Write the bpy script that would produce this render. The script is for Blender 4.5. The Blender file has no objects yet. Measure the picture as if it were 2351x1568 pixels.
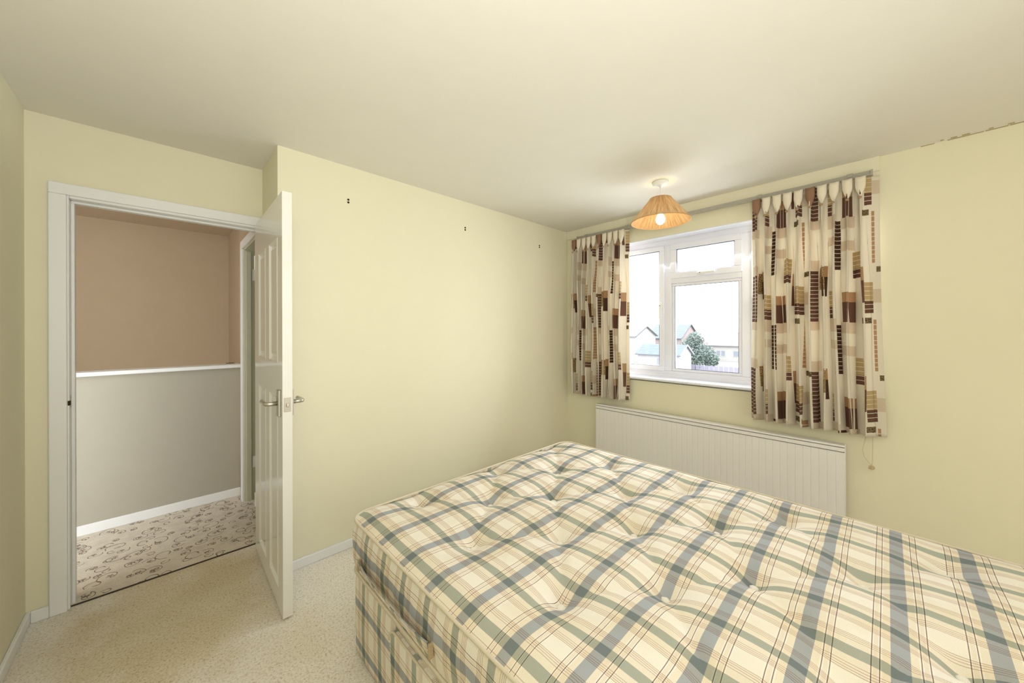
import bpy, bmesh, math, random
from mathutils import Vector, Matrix, noise
random.seed(7)
SC = bpy.context.scene
COL = SC.collection
PI = math.pi

# ---------------------------------------------------------------- camera
cd = bpy.data.cameras.new('camera')
cam = bpy.data.objects.new('camera', cd); COL.objects.link(cam)
Fv = Vector((0.693321, 0.720629, -0.000748)); Rv = Vector((0.720626, -0.693321, -0.002177)); Uv = Vector((0.002088, -0.00097, 0.999997))
cam.matrix_world = Matrix(((Rv.x, Uv.x, -Fv.x, -3.0328), (Rv.y, Uv.y, -Fv.y, -2.3130), (Rv.z, Uv.z, -Fv.z, 1.3457), (0, 0, 0, 1)))
cd.sensor_width = 36; cd.sensor_fit = 'HORIZONTAL'
cd.lens = 827.78 / 2351 * 36
cd.shift_y = -26.07 / 2351
cd.clip_start = 0.02; cd.clip_end = 500
SC.camera = cam

# ---------------------------------------------------------------- world, lights, exposure
w = bpy.data.worlds.new('sky'); SC.world = w; w.use_nodes = True
bg = w.node_tree.nodes['Background']
bg.inputs[0].default_value = (0.93, 0.97, 1.0, 1); bg.inputs[1].default_value = 4.0
vs = SC.view_settings
vs.view_transform = 'Standard'; vs.look = 'None'; vs.gamma = 1; vs.use_curve_mapping = False
vs.exposure = 0.05

def area(name, loc, aim, sx, sy, power, color):
    l = bpy.data.lights.new(name, 'AREA'); l.shape = 'RECTANGLE'; l.size = sx; l.size_y = sy
    l.energy = power; l.color = color
    o = bpy.data.objects.new(name, l); COL.objects.link(o); o.location = loc
    d = Vector(aim) - Vector(loc)
    o.rotation_euler = d.to_track_quat('-Z', 'Y').to_euler()
    return o
wl = area('window_daylight', (0.30, -1.285, 1.50), (-2.2, -1.285, 0.45), 1.85, 1.05, 54, (0.88, 0.94, 1.0))
wl.visible_camera = False
area('rear_fill', (-2.0, -4.15, 1.3), (-1.9, 0.4, 1.3), 2.2, 2.0, 20, (1.0, 0.985, 0.965))  # unseen fill light added behind the camera for even brightness
area('bounce_fill', (-3.05, -2.75, 1.5), (-3.0, -2.2, 2.4), 0.4, 0.4, 25, (0.98, 0.985, 1.0))  # added fill beside the camera, aimed up to bounce off the ceiling
area('landing_fill', (-4.35, 0.95, 1.9), (-2.6, 1.3, 1.1), 0.9, 0.9, 3.4, (1.0, 0.98, 0.95))  # out-of-view area light added to brighten the landing; no window there

# ---------------------------------------------------------------- materials
def lin(r, g, b):
    f = lambda c: (c / 255 / 12.92) if c <= 10 else ((c / 255 + 0.055) / 1.055) ** 2.4
    return (f(r), f(g), f(b), 1)
class NT:
    def __init__(s, name):
        s.m = bpy.data.materials.new(name); s.m.use_nodes = True
        s.t = s.m.node_tree; s.n = s.t.nodes; s.l = s.t.links; s.b = s.n['Principled BSDF']
    def add(s, ty, **k):
        n = s.n.new(ty)
        for a, v in k.items(): setattr(n, a, v)
        return n
    def put(s, inp, v):
        if isinstance(v, bpy.types.NodeSocket): s.l.new(v, inp)
        elif v is not None: inp.default_value = v
    def math(s, op, a, b=None, c=None):
        n = s.add('ShaderNodeMath', operation=op)
        s.put(n.inputs[0], a); s.put(n.inputs[1], b); s.put(n.inputs[2], c)
        return n.outputs[0]
    def mix(s, fac, a, b, blend='MIX'):
        n = s.add('ShaderNodeMix', data_type='RGBA', blend_type=blend)
        s.put(n.inputs[0], fac); s.put(n.inputs[6], a); s.put(n.inputs[7], b)
        return n.outputs[2]
    def noise(s, vec, scale, detail=3, rough=.5):
        n = s.add('ShaderNodeTexNoise'); s.put(n.inputs['Vector'], vec)
        n.inputs['Scale'].default_value = scale; n.inputs['Detail'].default_value = detail; n.inputs['Roughness'].default_value = rough
        return n.outputs[0]
    def coord(s, k='Object'): return s.add('ShaderNodeTexCoord').outputs[k]
    def ramp(s, fac, stops, interp='LINEAR'):
        n = s.add('ShaderNodeValToRGB'); cr = n.color_ramp; cr.interpolation = interp
        while len(cr.elements) > 1: cr.elements.remove(cr.elements[-1])
        cr.elements[0].position = stops[0][0]; cr.elements[0].color = stops[0][1]
        for p, c in stops[1:]:
            e = cr.elements.new(p); e.color = c
        s.put(n.inputs[0], fac); return n.outputs[0]
    def bump(s, h, strength=.3, dist=.002):
        n = s.add('ShaderNodeBump'); n.inputs['Strength'].default_value = strength; n.inputs['Distance'].default_value = dist
        s.put(n.inputs['Height'], h); s.l.new(n.outputs[0], s.b.inputs['Normal'])
    def set(s, color=None, rough=.6, metal=0, spec=.5):
        s.put(s.b.inputs['Base Color'], color); s.b.inputs['Roughness'].default_value = rough
        s.b.inputs['Metallic'].default_value = metal; s.b.inputs['Specular IOR Level'].default_value = spec
        return s.m

def paint(name, rgb, rough=.85, var=.03, bump=.12, scale=9, spec=.25):
    t = NT(name); c = lin(*rgb); co = t.coord()
    n = t.noise(co, scale, 4)
    d = tuple(x * (1 - var * 2) for x in c[:3]) + (1,)
    col = t.mix(n, d, tuple(min(1, x * (1 + var)) for x in c[:3]) + (1,))
    if bump > .1: t.bump(t.noise(co, 260, 2), bump, .001)
    return t.set(col, rough, 0, spec)
M = {}
M['wall'] = paint('cream_yellow_wall_paint', (236, 231, 204), var=.012)
M['ceil'] = paint('cream_ceiling_paint', (236, 232, 221), var=.012)
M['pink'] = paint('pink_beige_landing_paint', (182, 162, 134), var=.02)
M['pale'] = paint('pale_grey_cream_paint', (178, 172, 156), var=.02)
M['white'] = paint('white_gloss_paint', (240, 241, 240), .32, .01, .05, spec=.5)
M['doorwhite'] = paint('white_satin_door_paint', (240, 239, 234), .16, .008, .03, spec=.6)
M['upvc'] = paint('white_plastic_window_frame', (238, 240, 250), .3, .006, 0, spec=.5)
M['rad'] = paint('off_white_radiator_enamel', (238, 235, 232), .38, .01, 0, spec=.5)
M['plastic'] = paint('white_plastic', (238, 237, 232), .4, .01, 0, spec=.5)
M['rail'] = paint('grey_cream_rail_plastic', (176, 172, 158), .5, .02, 0)
M['batten'] = paint('cream_yellow_batten_paint', (236, 231, 206), .6, .02, .05)
M['string'] = paint('cream_string', (214, 198, 160), .9, .05, .1)
M['stitch'] = paint('tan_stitching', (196, 174, 138), .9, .2, .3, 300)
M['tuft'] = paint('white_wool_tuft', (244, 240, 230), .95, .02, .4)
M['piping'] = paint('cream_piping_tape', (222, 212, 190), .85, .04, .2, 60)
M['darkhole'] = paint('dark_brown_hole', (62, 48, 28), .9, .02, 0)
M['dark'] = paint('dark_brown_matt', (70, 62, 50), .9, .02, 0)  # plain dark brown of the carpet seam and bed glides
M['oldpaint'] = paint('old_green_grey_door_paint', (196, 194, 170), .45, .03, .05)
M['faint'] = paint('yellowed_flaking_paint', (176, 160, 112), .9, .1, .2)
M['crack'] = paint('dark_cracked_filler', (92, 76, 58), .9, .05, .2)
def metal(name, rgb, rough):
    t = NT(name); return t.set(lin(*rgb), rough, 1)
M['steel'] = metal('satin_steel', (205, 202, 194), .28)
M['plate'] = metal('brushed_latch_plate', (190, 186, 176), .4)

def m_carpet():
    t = NT('speckled_beige_carpet'); co = t.coord()
    n1 = t.noise(co, 120, 3, .75); n2 = t.noise(co, 70, 2, .6)
    base = t.ramp(n1, [(0.0, lin(160, 140, 118)), (.33, lin(186, 170, 150)), (.42, lin(232, 225, 213)), (.7, lin(250, 247, 240))])
    base = t.mix(t.ramp(n2, [(.30, (.7, .7, .7, 1)), (.42, (0, 0, 0, 1))]), base, lin(206, 190, 168))
    big = t.noise(co, 2.2, 4, .55)                               # worn and soiled patches
    st = t.ramp(big, [(.42, (0, 0, 0, 1)), (.64, (.4, .4, .4, 1))])
    base = t.mix(st, base, t.mix(.85, base, lin(222, 212, 180), 'MULTIPLY'))
    sep = t.add('ShaderNodeSeparateXYZ'); t.put(sep.inputs[0], co)
    # worn walkway stain in front of the doorway
    dx = t.math('DIVIDE', t.math('SUBTRACT', sep.outputs[0], -2.98), .42)
    dy = t.math('DIVIDE', t.math('SUBTRACT', sep.outputs[1], .05), .62)
    d = t.math('ADD', t.math('MULTIPLY', dx, dx), t.math('MULTIPLY', dy, dy))
    d = t.math('ADD', d, t.math('MULTIPLY', t.math('SUBTRACT', t.noise(co, 5, 3), .5), 1.6))
    mk = t.ramp(d, [(.35, (.6, .6, .6, 1)), (1.0, (0, 0, 0, 1))])
    base = t.mix(mk, base, t.mix(1.0, base, lin(226, 214, 176), 'MULTIPLY'))
    t.bump(n1, .35, .003)
    return t.set(base, 1.0, 0, .05)
M['carpet'] = m_carpet()

def m_landing():
    t = NT('floral_scroll_carpet'); co = t.coord()
    mp = t.add('ShaderNodeMapping'); t.put(mp.inputs[0], co); mp.inputs['Rotation'].default_value = (0, 0, .5)
    nz = t.add('ShaderNodeTexNoise'); t.put(nz.inputs[0], mp.outputs[0]); nz.inputs['Scale'].default_value = 9
    wob = t.add('ShaderNodeVectorMath', operation='SCALE'); t.put(wob.inputs[0], nz.outputs[1]); wob.inputs['Scale'].default_value = .03
    ad = t.add('ShaderNodeVectorMath', operation='ADD'); t.put(ad.inputs[0], mp.outputs[0]); t.put(ad.inputs[1], wob.outputs[0])
    base = t.ramp(t.noise(co, 13, 5, .65), [(.35, lin(204, 194, 182)), (.5, lin(222, 213, 198)), (.65, lin(236, 227, 208))])
    base = t.mix(.5, base, t.ramp(t.noise(co, 240, 2), [(.35, lin(200, 188, 172)), (.6, lin(236, 228, 214))]))
    for sc, rad, wd, off, colr in ((7.5, .034, .0022, 0, (112, 92, 78)), (9.5, .022, .0024, 7, (120, 98, 82)), (5.5, .048, .0024, 13, (128, 108, 92))):
        m2 = t.add('ShaderNodeMapping'); t.put(m2.inputs[0], ad.outputs[0]); m2.inputs['Location'].default_value = (off, off * .6, 0)
        v = t.add('ShaderNodeTexVoronoi'); v.voronoi_dimensions = '2D'; t.put(v.inputs['Vector'], m2.outputs[0]); v.inputs['Scale'].default_value = sc
        v.inputs['Randomness'].default_value = .7
        df = t.add('ShaderNodeVectorMath', operation='SUBTRACT'); t.put(df.inputs[0], m2.outputs[0]); t.put(df.inputs[1], v.outputs['Position'])
        sp = t.add('ShaderNodeSeparateXYZ'); t.put(sp.inputs[0], df.outputs[0])
        ang = t.math('ARCTAN2', sp.outputs[1], sp.outputs[0])
        r = t.math('DIVIDE', v.outputs['Distance'], sc)
        # spiral arc: radius grows with the angle; random start by cell colour
        sc2 = t.add('ShaderNodeSeparateColor'); t.put(sc2.inputs[0], v.outputs['Color'])
        a2 = t.math('FRACT', t.math('ADD', t.math('DIVIDE', ang, 2 * PI), sc2.outputs[0]))
        target = t.math('MULTIPLY_ADD', a2, rad * .75, rad * .3)
        arc = t.math('MULTIPLY', t.math('COMPARE', r, target, wd), t.math('GREATER_THAN', a2, .22))
        dot = t.math('COMPARE', r, rad * .42, wd * 1.3)
        dot = t.math('MULTIPLY', dot, t.math('COMPARE', a2, .2, .1))
        fl = t.math('LESS_THAN', r, t.math('MULTIPLY_ADD', t.math('SINE', t.math('MULTIPLY', ang, 5)), .006, .0095))
        fl = t.math('MULTIPLY', fl, t.math('GREATER_THAN', sc2.outputs[1], .45))
        mk = t.math('MAXIMUM', t.math('MAXIMUM', arc, dot), fl)
        base = t.mix(t.math('MULTIPLY', mk, .8), base, lin(*colr))
    t.bump(t.noise(co, 300, 2), .5, .003)
    return t.set(base, 1.0, 0, .05)
M['landing'] = m_landing()

def m_plaid():
    t = NT('cream_blue_green_plaid_ticking')
    uv = t.add('ShaderNodeUVMap'); uv.uv_map = 'UVMap'
    sp = t.add('ShaderNodeSeparateXYZ'); t.put(sp.inputs[0], uv.outputs[0])
    fu = t.math('FRACT', t.math('DIVIDE', sp.outputs[0], .1475)); fv = t.math('FRACT', t.math('DIVIDE', sp.outputs[1], .1655))
    W = (1, 1, 1, 1); green = (.47, .52, .50, 1); blue = (.45, .505, .61, 1); tan = (.96, .925, .87, 1)
    pink = (.95, .91, .87, 1); ln = (.66, .54, .49, 1); dl = (.30, .24, .25, 1); wt = (1.04, 1.04, 1.04, 1)
    def sym(st):  # stops over 0..0.5 mirrored
        out = list(st)
        pos = [p for p, c in st] + [.5]; cs = [c for p, c in st]
        for i in range(len(st) - 1, -1, -1):
            p = 1 - pos[i + 1]
            if cs[i] == out[-1][1] and i == len(st) - 1: continue
            out.append((p, cs[i]))
        return out
    su = sym([(0, green), (.095, tan), (.215, ln), (.227, pink), (.26, ln), (.27, pink), (.30, ln), (.31, pink), (.335, ln), (.345, W)])
    sv = sym([(0, blue), (.10, tan), (.185, wt), (.20, dl), (.212, wt), (.225, pink), (.275, wt), (.287, dl), (.30, wt), (.315, W)])
    cu = t.ramp(fu, su, 'CONSTANT'); cv = t.ramp(fv, sv, 'CONSTANT')
    col = t.mix(1.0, cu, cv, 'MULTIPLY')
    weave = t.noise(uv.outputs[0], 700, 2)
    base = t.mix(t.ramp(weave, [(.3, (0, 0, 0, 1)), (.7, (1, 1, 1, 1))]), lin(238, 232, 218), lin(250, 246, 236))
    stn = t.ramp(t.noise(uv.outputs[0], 5, 4), [(.5, W), (.75, lin(248, 244, 232))])
    base = t.mix(1.0, base, stn, 'MULTIPLY')
    col = t.mix(1.0, base, col, 'MULTIPLY')
    t.bump(weave, .25, .001)
    return t.set(col, .85, 0, .2)
M['plaid'] = m_plaid()

def m_curtain():
    t = NT('cream_curtain_with_brown_block_print')
    uv = t.add('ShaderNodeUVMap'); uv.uv_map = 'UVMap'
    sp = t.add('ShaderNodeSeparateXYZ'); t.put(sp.inputs[0], uv.outputs[0])
    PU, PV = .82, .635
    u = t.math('MULTIPLY', t.math('FRACT', t.math('DIVIDE', sp.outputs[0], PU)), PU)
    v = t.math('MULTIPLY', t.math('FRACT', t.math('DIVIDE', sp.outputs[1], PV)), PV)
    cream = lin(240, 232, 216)
    col = t.mix(t.noise(uv.outputs[0], 500, 2), lin(232, 223, 205), cream)
    def rect(u0, u1, v0, v1):
        return t.math('MULTIPLY', t.math('COMPARE', u, (u0 + u1) / 2, (u1 - u0) / 2), t.math('COMPARE', v, (v0 + v1) / 2, (v1 - v0) / 2))
    brown = lin(116, 84, 70); tan = lin(186, 150, 114); sand = lin(196, 172, 128); dk = lin(88, 64, 52); pale = lin(220, 204, 182); olive = lin(136, 114, 78)
    fine = t.noise(uv.outputs[0], 170, 4, .7)
    floral = t.ramp(fine, [(.40, lin(96, 74, 46)), (.5, lin(168, 142, 96)), (.62, lin(206, 184, 138))])
    for r in ((.0, .11, .06, .12), (.0, .11, .436, .50), (.20, .30, .05, .13), (.36, .52, .04, .107), (.36, .50, .54, .60), (.64, .80, .22, .30), (.22, .31, .58, .635)):
        col = t.mix(rect(*r), col, pale)
    def bars(r, n, top, bot, split, gap=.12):
        nonlocal col
        u0, u1, v0, v1 = r
        m = rect(*r)
        f = t.math('FRACT', t.math('MULTIPLY', t.math('SUBTRACT', v, v0), n / (v1 - v0)))
        m = t.math('MULTIPLY', m, t.math('LESS_THAN', f, 1 - gap))
        c = t.mix(t.math('GREATER_THAN', v, v0 + (v1 - v0) * split), bot, top)
        col = t.mix(m, col, c)
    bars((.005, .090, .116, .436), 13, brown, brown, .5)
    bars((.205, .255, .131, .302), 6, sand, brown, .4)
    bars((.300, .350, .43, .635), 8, dk, dk, .5); bars((.300, .350, 0, .095), 4, dk, dk, .5)
    bars((.48, .56, .37, .53), 6, sand, brown, .35)
    bars((.70, .735, .455, .635), 7, tan, tan, .5); bars((.70, .735, 0, .125), 4, tan, tan, .5)
    bars((.62, .705, .16, .345), 7, sand, brown, .38)
    # three upright bars, tan above brown
    m = rect(.375, .495, .107, .288)
    f = t.math('FRACT', t.math('MULTIPLY', t.math('SUBTRACT', u, .375), 3 / .12))
    m = t.math('MULTIPLY', m, t.math('LESS_THAN', f, .88))
    col = t.mix(m, col, t.mix(t.math('GREATER_THAN', v, .228), brown, tan))
    for r, c1, c2, sp_ in (((.150, .185, .27, .46), tan, dk, .36), ((.565, .60, .22, .43), tan, brown, .38)):
        col = t.mix(rect(*r), col, t.mix(t.math('GREATER_THAN', v, r[3] - (r[3] - r[2]) * sp_), c2, c1))
    for r in ((.115, .150, .31, .45),):
        col = t.mix(rect(*r), col, floral)
    for r in ((.60, .67, .10, .134), (.75, .81, .40, .432)):
        col = t.mix(rect(*r), col, t.ramp(fine, [(.45, lin(66, 52, 38)), (.52, lin(150, 132, 98))]))
    t.bump(t.noise(uv.outputs[0], 900, 2), .15, .001)
    t.set(col, .9, 0, .1)
    tr = t.add('ShaderNodeBsdfTranslucent'); t.put(tr.inputs[0], col)
    mx = t.add('ShaderNodeMixShader'); mx.inputs[0].default_value = .22
    t.l.new(t.b.outputs[0], mx.inputs[1]); t.l.new(tr.outputs[0], mx.inputs[2])
    t.l.new(mx.outputs[0], t.n['Material Output'].inputs[0])
    return t.m
M['curtain'] = m_curtain()

def m_raffia():
    t = NT('woven_raffia_string'); uv = t.add('ShaderNodeUVMap'); uv.uv_map = 'UVMap'
    mp = t.add('ShaderNodeMapping'); t.put(mp.inputs[0], uv.outputs[0]); mp.inputs['Scale'].default_value = (90, 2, 1)
    n = t.noise(mp.outputs[0], 1, 3, .6)
    col = t.ramp(n, [(.3, lin(166, 124, 80)), (.5, lin(208, 170, 122)), (.7, lin(232, 206, 164))])
    t.set(col, .8, 0, .2)
    tr = t.add('ShaderNodeBsdfTranslucent'); t.put(tr.inputs[0], col)
    mx = t.add('ShaderNodeMixShader'); mx.inputs[0].default_value = .12
    t.l.new(t.b.outputs[0], mx.inputs[1]); t.l.new(tr.outputs[0], mx.inputs[2])
    t.l.new(mx.outputs[0], t.n['Material Output'].inputs[0])
    return t.m
M['raffia'] = m_raffia()
def emis(name, c, s):
    t = NT(name); t.b.inputs['Emission Color'].default_value = c; t.b.inputs['Emission Strength'].default_value = s; return t.set(c)
M['bulb'] = emis('glowing_bulb', (1.0, .86, .62, 1), 22)
def m_glass():
    t = NT('clear_window_glass'); t.set((1, 1, 1, 1), .02)
    tr = t.add('ShaderNodeBsdfTransparent'); gl = t.add('ShaderNodeBsdfGlossy'); gl.inputs['Roughness'].default_value = .02
    fr = t.add('ShaderNodeFresnel'); fr.inputs[0].default_value = 1.25
    mx = t.add('ShaderNodeMixShader'); t.l.new(fr.outputs[0], mx.inputs[0]); t.l.new(tr.outputs[0], mx.inputs[1]); t.l.new(gl.outputs[0], mx.inputs[2])
    t.l.new(mx.outputs[0], t.n['Material Output'].inputs[0]); return t.m
M['glass'] = m_glass()
M['gasket'] = paint('dark_window_gasket', (70, 72, 78), .7, .01, 0)

def outdoor(name, rgb, var=.06, scale=1.2):
    return paint(name, rgb, .95, var, 0, scale, 0)
def brickmat(name, rgb, rgb2):
    t = NT(name); co = t.coord(); b = t.add('ShaderNodeTexBrick')
    mp = t.add('ShaderNodeMapping'); t.put(mp.inputs[0], co); mp.inputs['Rotation'].default_value = (PI / 2, 0, 0)
    t.put(b.inputs[0], mp.outputs[0]); b.inputs['Scale'].default_value = 2.0
    b.inputs['Color1'].default_value = lin(*rgb); b.inputs['Color2'].default_value = lin(*rgb2); b.inputs['Mortar'].default_value = lin(184, 178, 178)
    return t.set(b.outputs[0], .95, 0, 0)
M['brick'] = brickmat('pale_red_brick', (178, 150, 150), (166, 140, 140))
M['tile'] = outdoor('grey_roof_tile', (140, 150, 156))
M['redtile'] = outdoor('pink_red_roof_tile', (184, 162, 164))
M['render'] = outdoor('cream_render', (190, 186, 184))
M['owhite'] = outdoor('white_fascia', (196, 196, 198))
M['ogrey'] = outdoor('grey_gutter', (120, 124, 130))
M['oglass'] = outdoor('dull_house_window', (150, 156, 164))
M['grass'] = outdoor('pale_grass', (168, 174, 166))
M['road'] = outdoor('pale_tarmac', (172, 178, 190))
M['leaf'] = outdoor('grey_green_foliage', (138, 152, 146), .2, 3)
M['bark'] = outdoor('brown_bark', (110, 92, 74))
M['fence'] = outdoor('mauve_grey_fence', (160, 154, 172))

# ---------------------------------------------------------------- mesh helpers
def obj(name, bm, m, parent=None, smooth=False, bevel=0):
    me = bpy.data.meshes.new(name)
    bmesh.ops.recalc_face_normals(bm, faces=bm.faces)
    bm.to_mesh(me); bm.free()
    if m is not None: me.materials.append(M[m] if isinstance(m, str) else m)
    if smooth:
        for p in me.polygons: p.use_smooth = True
    o = bpy.data.objects.new(name, me); COL.objects.link(o)
    if bevel:
        b = o.modifiers.new('bevel', 'BEVEL'); b.width = bevel; b.segments = 2; b.limit_method = 'ANGLE'
    if parent is not None: o.parent = parent
    return o
def tag(o, label=None, cat=None, group=None, kind=None):
    if label: o['label'] = label
    if cat: o['category'] = cat
    if group: o['group'] = group
    if kind: o['kind'] = kind
    return o
def empty(name, loc=(0, 0, 0), rz=0):
    o = bpy.data.objects.new(name, None); COL.objects.link(o)
    o.location = loc; o.rotation_euler = (0, 0, rz); o.empty_display_size = .1
    return o
def box(bm, x0, x1, y0, y1, z0, z1):
    x0, x1 = sorted((x0, x1)); y0, y1 = sorted((y0, y1)); z0, z1 = sorted((z0, z1))
    v = [bm.verts.new(p) for p in ((x0, y0, z0), (x1, y0, z0), (x1, y1, z0), (x0, y1, z0), (x0, y0, z1), (x1, y0, z1), (x1, y1, z1), (x0, y1, z1))]
    for f in ((0, 3, 2, 1), (4, 5, 6, 7), (0, 1, 5, 4), (1, 2, 6, 5), (2, 3, 7, 6), (3, 0, 4, 7)): bm.faces.new([v[i] for i in f])
def bx(*a):
    bm = bmesh.new(); box(bm, *a); return bm
def boxes(*L):
    bm = bmesh.new()
    for a in L: box(bm, *a)
    return bm
def tube(bm, pts, r, seg=10, closed=False, rads=None):
    pts = [Vector(p) for p in pts]; n = len(pts); rings = []
    prev = None
    for i, p in enumerate(pts):
        if closed: d = pts[(i + 1) % n] - pts[(i - 1) % n]
        else: d = pts[min(i + 1, n - 1)] - pts[max(i - 1, 0)]
        d.normalize()
        a = prev if prev is not None else (Vector((0, 0, 1)) if abs(d.z) < .9 else Vector((1, 0, 0)))
        s = d.cross(a)
        if s.length < 1e-6: s = d.cross(Vector((1, 0, 0)))
        s.normalize(); t2 = s.cross(d).normalized(); prev = t2
        rr = rads[i] if rads else r
        rings.append([bm.verts.new(p + (s * math.cos(2 * PI * k / seg) + t2 * math.sin(2 * PI * k / seg)) * rr) for k in range(seg)])
    for i in range(n if closed else n - 1):
        A, B = rings[i], rings[(i + 1) % n]
        for k in range(seg):
            bm.faces.new((A[k], A[(k + 1) % seg], B[(k + 1) % seg], B[k]))
    if not closed:
        bm.faces.new(rings[0][::-1]); bm.faces.new(rings[-1])
def tb(pts, r, seg=10, closed=False, rads=None):
    bm = bmesh.new(); tube(bm, pts, r, seg, closed, rads); return bm
def lathe(prof, seg=32, bm=None, c=(0, 0, 0)):
    bm = bm or bmesh.new(); rings = []
    for r, z in prof:
        if r < 1e-5: rings.append([bm.verts.new((c[0], c[1], c[2] + z))])
        else: rings.append([bm.verts.new((c[0] + r * math.cos(2 * PI * k / seg), c[1] + r * math.sin(2 * PI * k / seg), c[2] + z)) for k in range(seg)])
    for A, B in zip(rings, rings[1:]):
        for k in range(seg):
            a, b = A[k % len(A)], A[(k + 1) % len(A)]; d, e = B[k % len(B)], B[(k + 1) % len(B)]
            vs_ = []
            for q in (a, b, e, d):
                if q not in vs_: vs_.append(q)
            if len(vs_) > 2: bm.faces.new(vs_)
    return bm
def struct(name, bm, m, label, cat='structure', **k):
    return tag(obj(name, bm, m, **k), label, cat, kind='structure')

# ---------------------------------------------------------------- dimensions
H = 2.361; LA = -2.587; LB = -3.497; D = .427; YR = -4.3
ZT = 2.134; Y0, Y1 = -2.24, -.33          # window opening
ZS = .925

# ---------------------------------------------------------------- room shell
struct('floor', bx(LB - .1, 0.0, YR, D + .02, -.1, 0), 'carpet', 'speckled beige bedroom carpet with worn olive stains by the doorway', 'floor')
struct('landing_floor', bx(-4.7, LA + .12, D + .02, 1.35, -.1, .004), 'landing', 'landing carpet printed with brown flowers and scrolls beyond the doorway', 'floor')
struct('ceiling', bx(LB - .1, .3, YR - .1, D + .05, H, H + .12), 'ceil', 'plain cream painted ceiling of the bedroom', 'ceiling')
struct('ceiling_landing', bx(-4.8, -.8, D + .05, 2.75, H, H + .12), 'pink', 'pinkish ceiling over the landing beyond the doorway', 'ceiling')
wb = struct('wall_back', bx(LA, 0, 0, .1, 0, H), 'wall', 'cream yellow wall behind the bed foot with three pairs of screw holes', 'wall')
for x in (-2.213, -1.32, -.441):
    for dz in (.0085, -.0085):
        h = obj('screw_hole', lathe([(0, -.0022), (.0064, -.0022), (.0064, .0022), (0, .0022)], 10), 'darkhole', wb)
        h.location = (x, -.001, 2.146 + dz); h.rotation_euler = (PI / 2, 0, 0)
for x, y, l in ((0, -2.52, .012), (0, -2.56, .022), (0, -2.60, .026), (0, -2.68, .014), (0, -2.74, .02), (0, -2.80, .03)):
    pc_ = obj('peeling_chip', bx(-.014, -.010, -l / 2, l / 2, -.004, 0), 'faint', bpy.data.objects['ceiling'])
    pc_.location = (-.012, y, H)
for y0_, l in ((-2.47, .05), (-2.60, .12), (-2.70, .07), (-2.79, .1)):
    pc_ = obj('crease_crack', bx(-.002, .001, -l / 2, l / 2, -.0035, .0005), 'faint', bpy.data.objects['ceiling'])
    pc_.location = (0, y0_, H)
struct('wall_return', bx(LA, LA + .1, .1, D + .1, 0, H), 'wall', 'short cream yellow return wall beside the open door', 'wall')
struct('wall_left', bx(LB - .1, LB, YR, D, 0, H), 'wall', 'cream wall at the far left edge of the room', 'wall')
struct('wall_rear', bx(LB - .1, .1, YR - .1, YR, 0, H), 'wall', 'cream wall behind the camera', 'wall')
XA, XB = -3.378, -2.602                     # door opening
struct('wall_doorway', boxes((LB - .1, XA - .012, D, D + .1, 0, H), (XA - .012, LA, D, D + .1, 2.03, H), (XB + .012, LA, D, D + .1, 0, 2.03)), 'wall',
       'yellow wall around the doorway to the landing', 'wall')
struct('wall_window', boxes((0, .28, YR, Y0, 0, H), (0, .28, Y1, .1, 0, H), (0, .28, Y0, Y1, 0, ZS - .03), (0, .28, Y0, Y1, ZT, H)), 'wall',
       'cream yellow wall with the curtained window and radiator', 'wall')
struct('trim_reveal', boxes((.004, .16, Y0, Y1, ZT - .006, ZT), (.004, .16, Y1 - .006, Y1, ZS, ZT), (.004, .16, Y0, Y0 + .006, ZS, ZT)), 'upvc',
       'white painted lining of the window recess', 'trim')
# skirting
sk = .054
struct('baseboard_back', bx(LA, 0, -.015, 0, 0, sk), 'white', 'low white skirting board along the cream wall behind the bed', 'baseboard', bevel=.004)
struct('baseboard_window', bx(-.015, 0, YR, -.015, 0, sk), 'white', 'low white skirting board under the radiator', 'baseboard', bevel=.004)
struct('baseboard_left', bx(LB, LB + .015, YR, D, 0, sk), 'white', 'low white skirting board at the far left wall', 'baseboard', bevel=.004)
struct('baseboard_doorway', bx(LB + .015, -3.428, D - .015, D, 0, sk), 'white', 'short white skirting piece between corner and door frame', 'baseboard', bevel=.004)
struct('baseboard_landing', bx(-4.7, LA - .004, 1.335, 1.35, .004, .07), 'white', 'scuffed white skirting along the landing half wall', 'baseboard', bevel=.004)
# batten over the window
struct('trim_1', bx(-.022, 0, -2.285, -.0, 2.276, H), 'batten', 'cream painted timber batten above the curtain rail', 'trim', bevel=.003)

struct('threshold_seam', bx(-3.366, -2.61, .443, .4475, -.002, .0062), 'dark', 'thin dark seam where the beige carpet meets the floral landing carpet', 'threshold')
# door frame (architrave + lining + stop)
df = tag(empty('door_frame', (XA, D, 0)), 'white painted frame around the doorway to the landing', 'door frame', kind='structure')
def fr(name, L, m='white', bevel=.004):
    o = obj(name, boxes(*L), m, df, bevel=bevel); o.matrix_parent_inverse = Matrix.Translation(-Vector((XA, D, 0))); return o
fr('architrave', [(-3.428, -3.372, D - .018, D, 0, 1.998), ])
fr('architrave', [(-3.428, LA, D - .018, D, 1.998, 2.052)])
fr('architrave', [(XB + .008, LA - .002, D - .018, D, 0, 1.998)])
fr('door_lining', [(-3.39, -3.366, D - .004, D + .13, 0, 2.008)]); fr('door_lining', [(XB - .002, XB + .024, D - .004, D + .13, 0, 2.008)])
fr('door_lining', [(-3.366, XB - .002, D - .004, D + .13, 1.986, 2.008)])
fr('door_stop', [(-3.366, -3.354, D + .04, D + .075, 0, 1.974)], bevel=.002); fr('door_stop', [(XB - .014, XB - .002, D + .04, D + .075, 0, 1.974)], bevel=.002)
fr('door_stop', [(-3.366, XB - .002, D + .04, D + .075, 1.974, 1.986)], bevel=.002)
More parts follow.
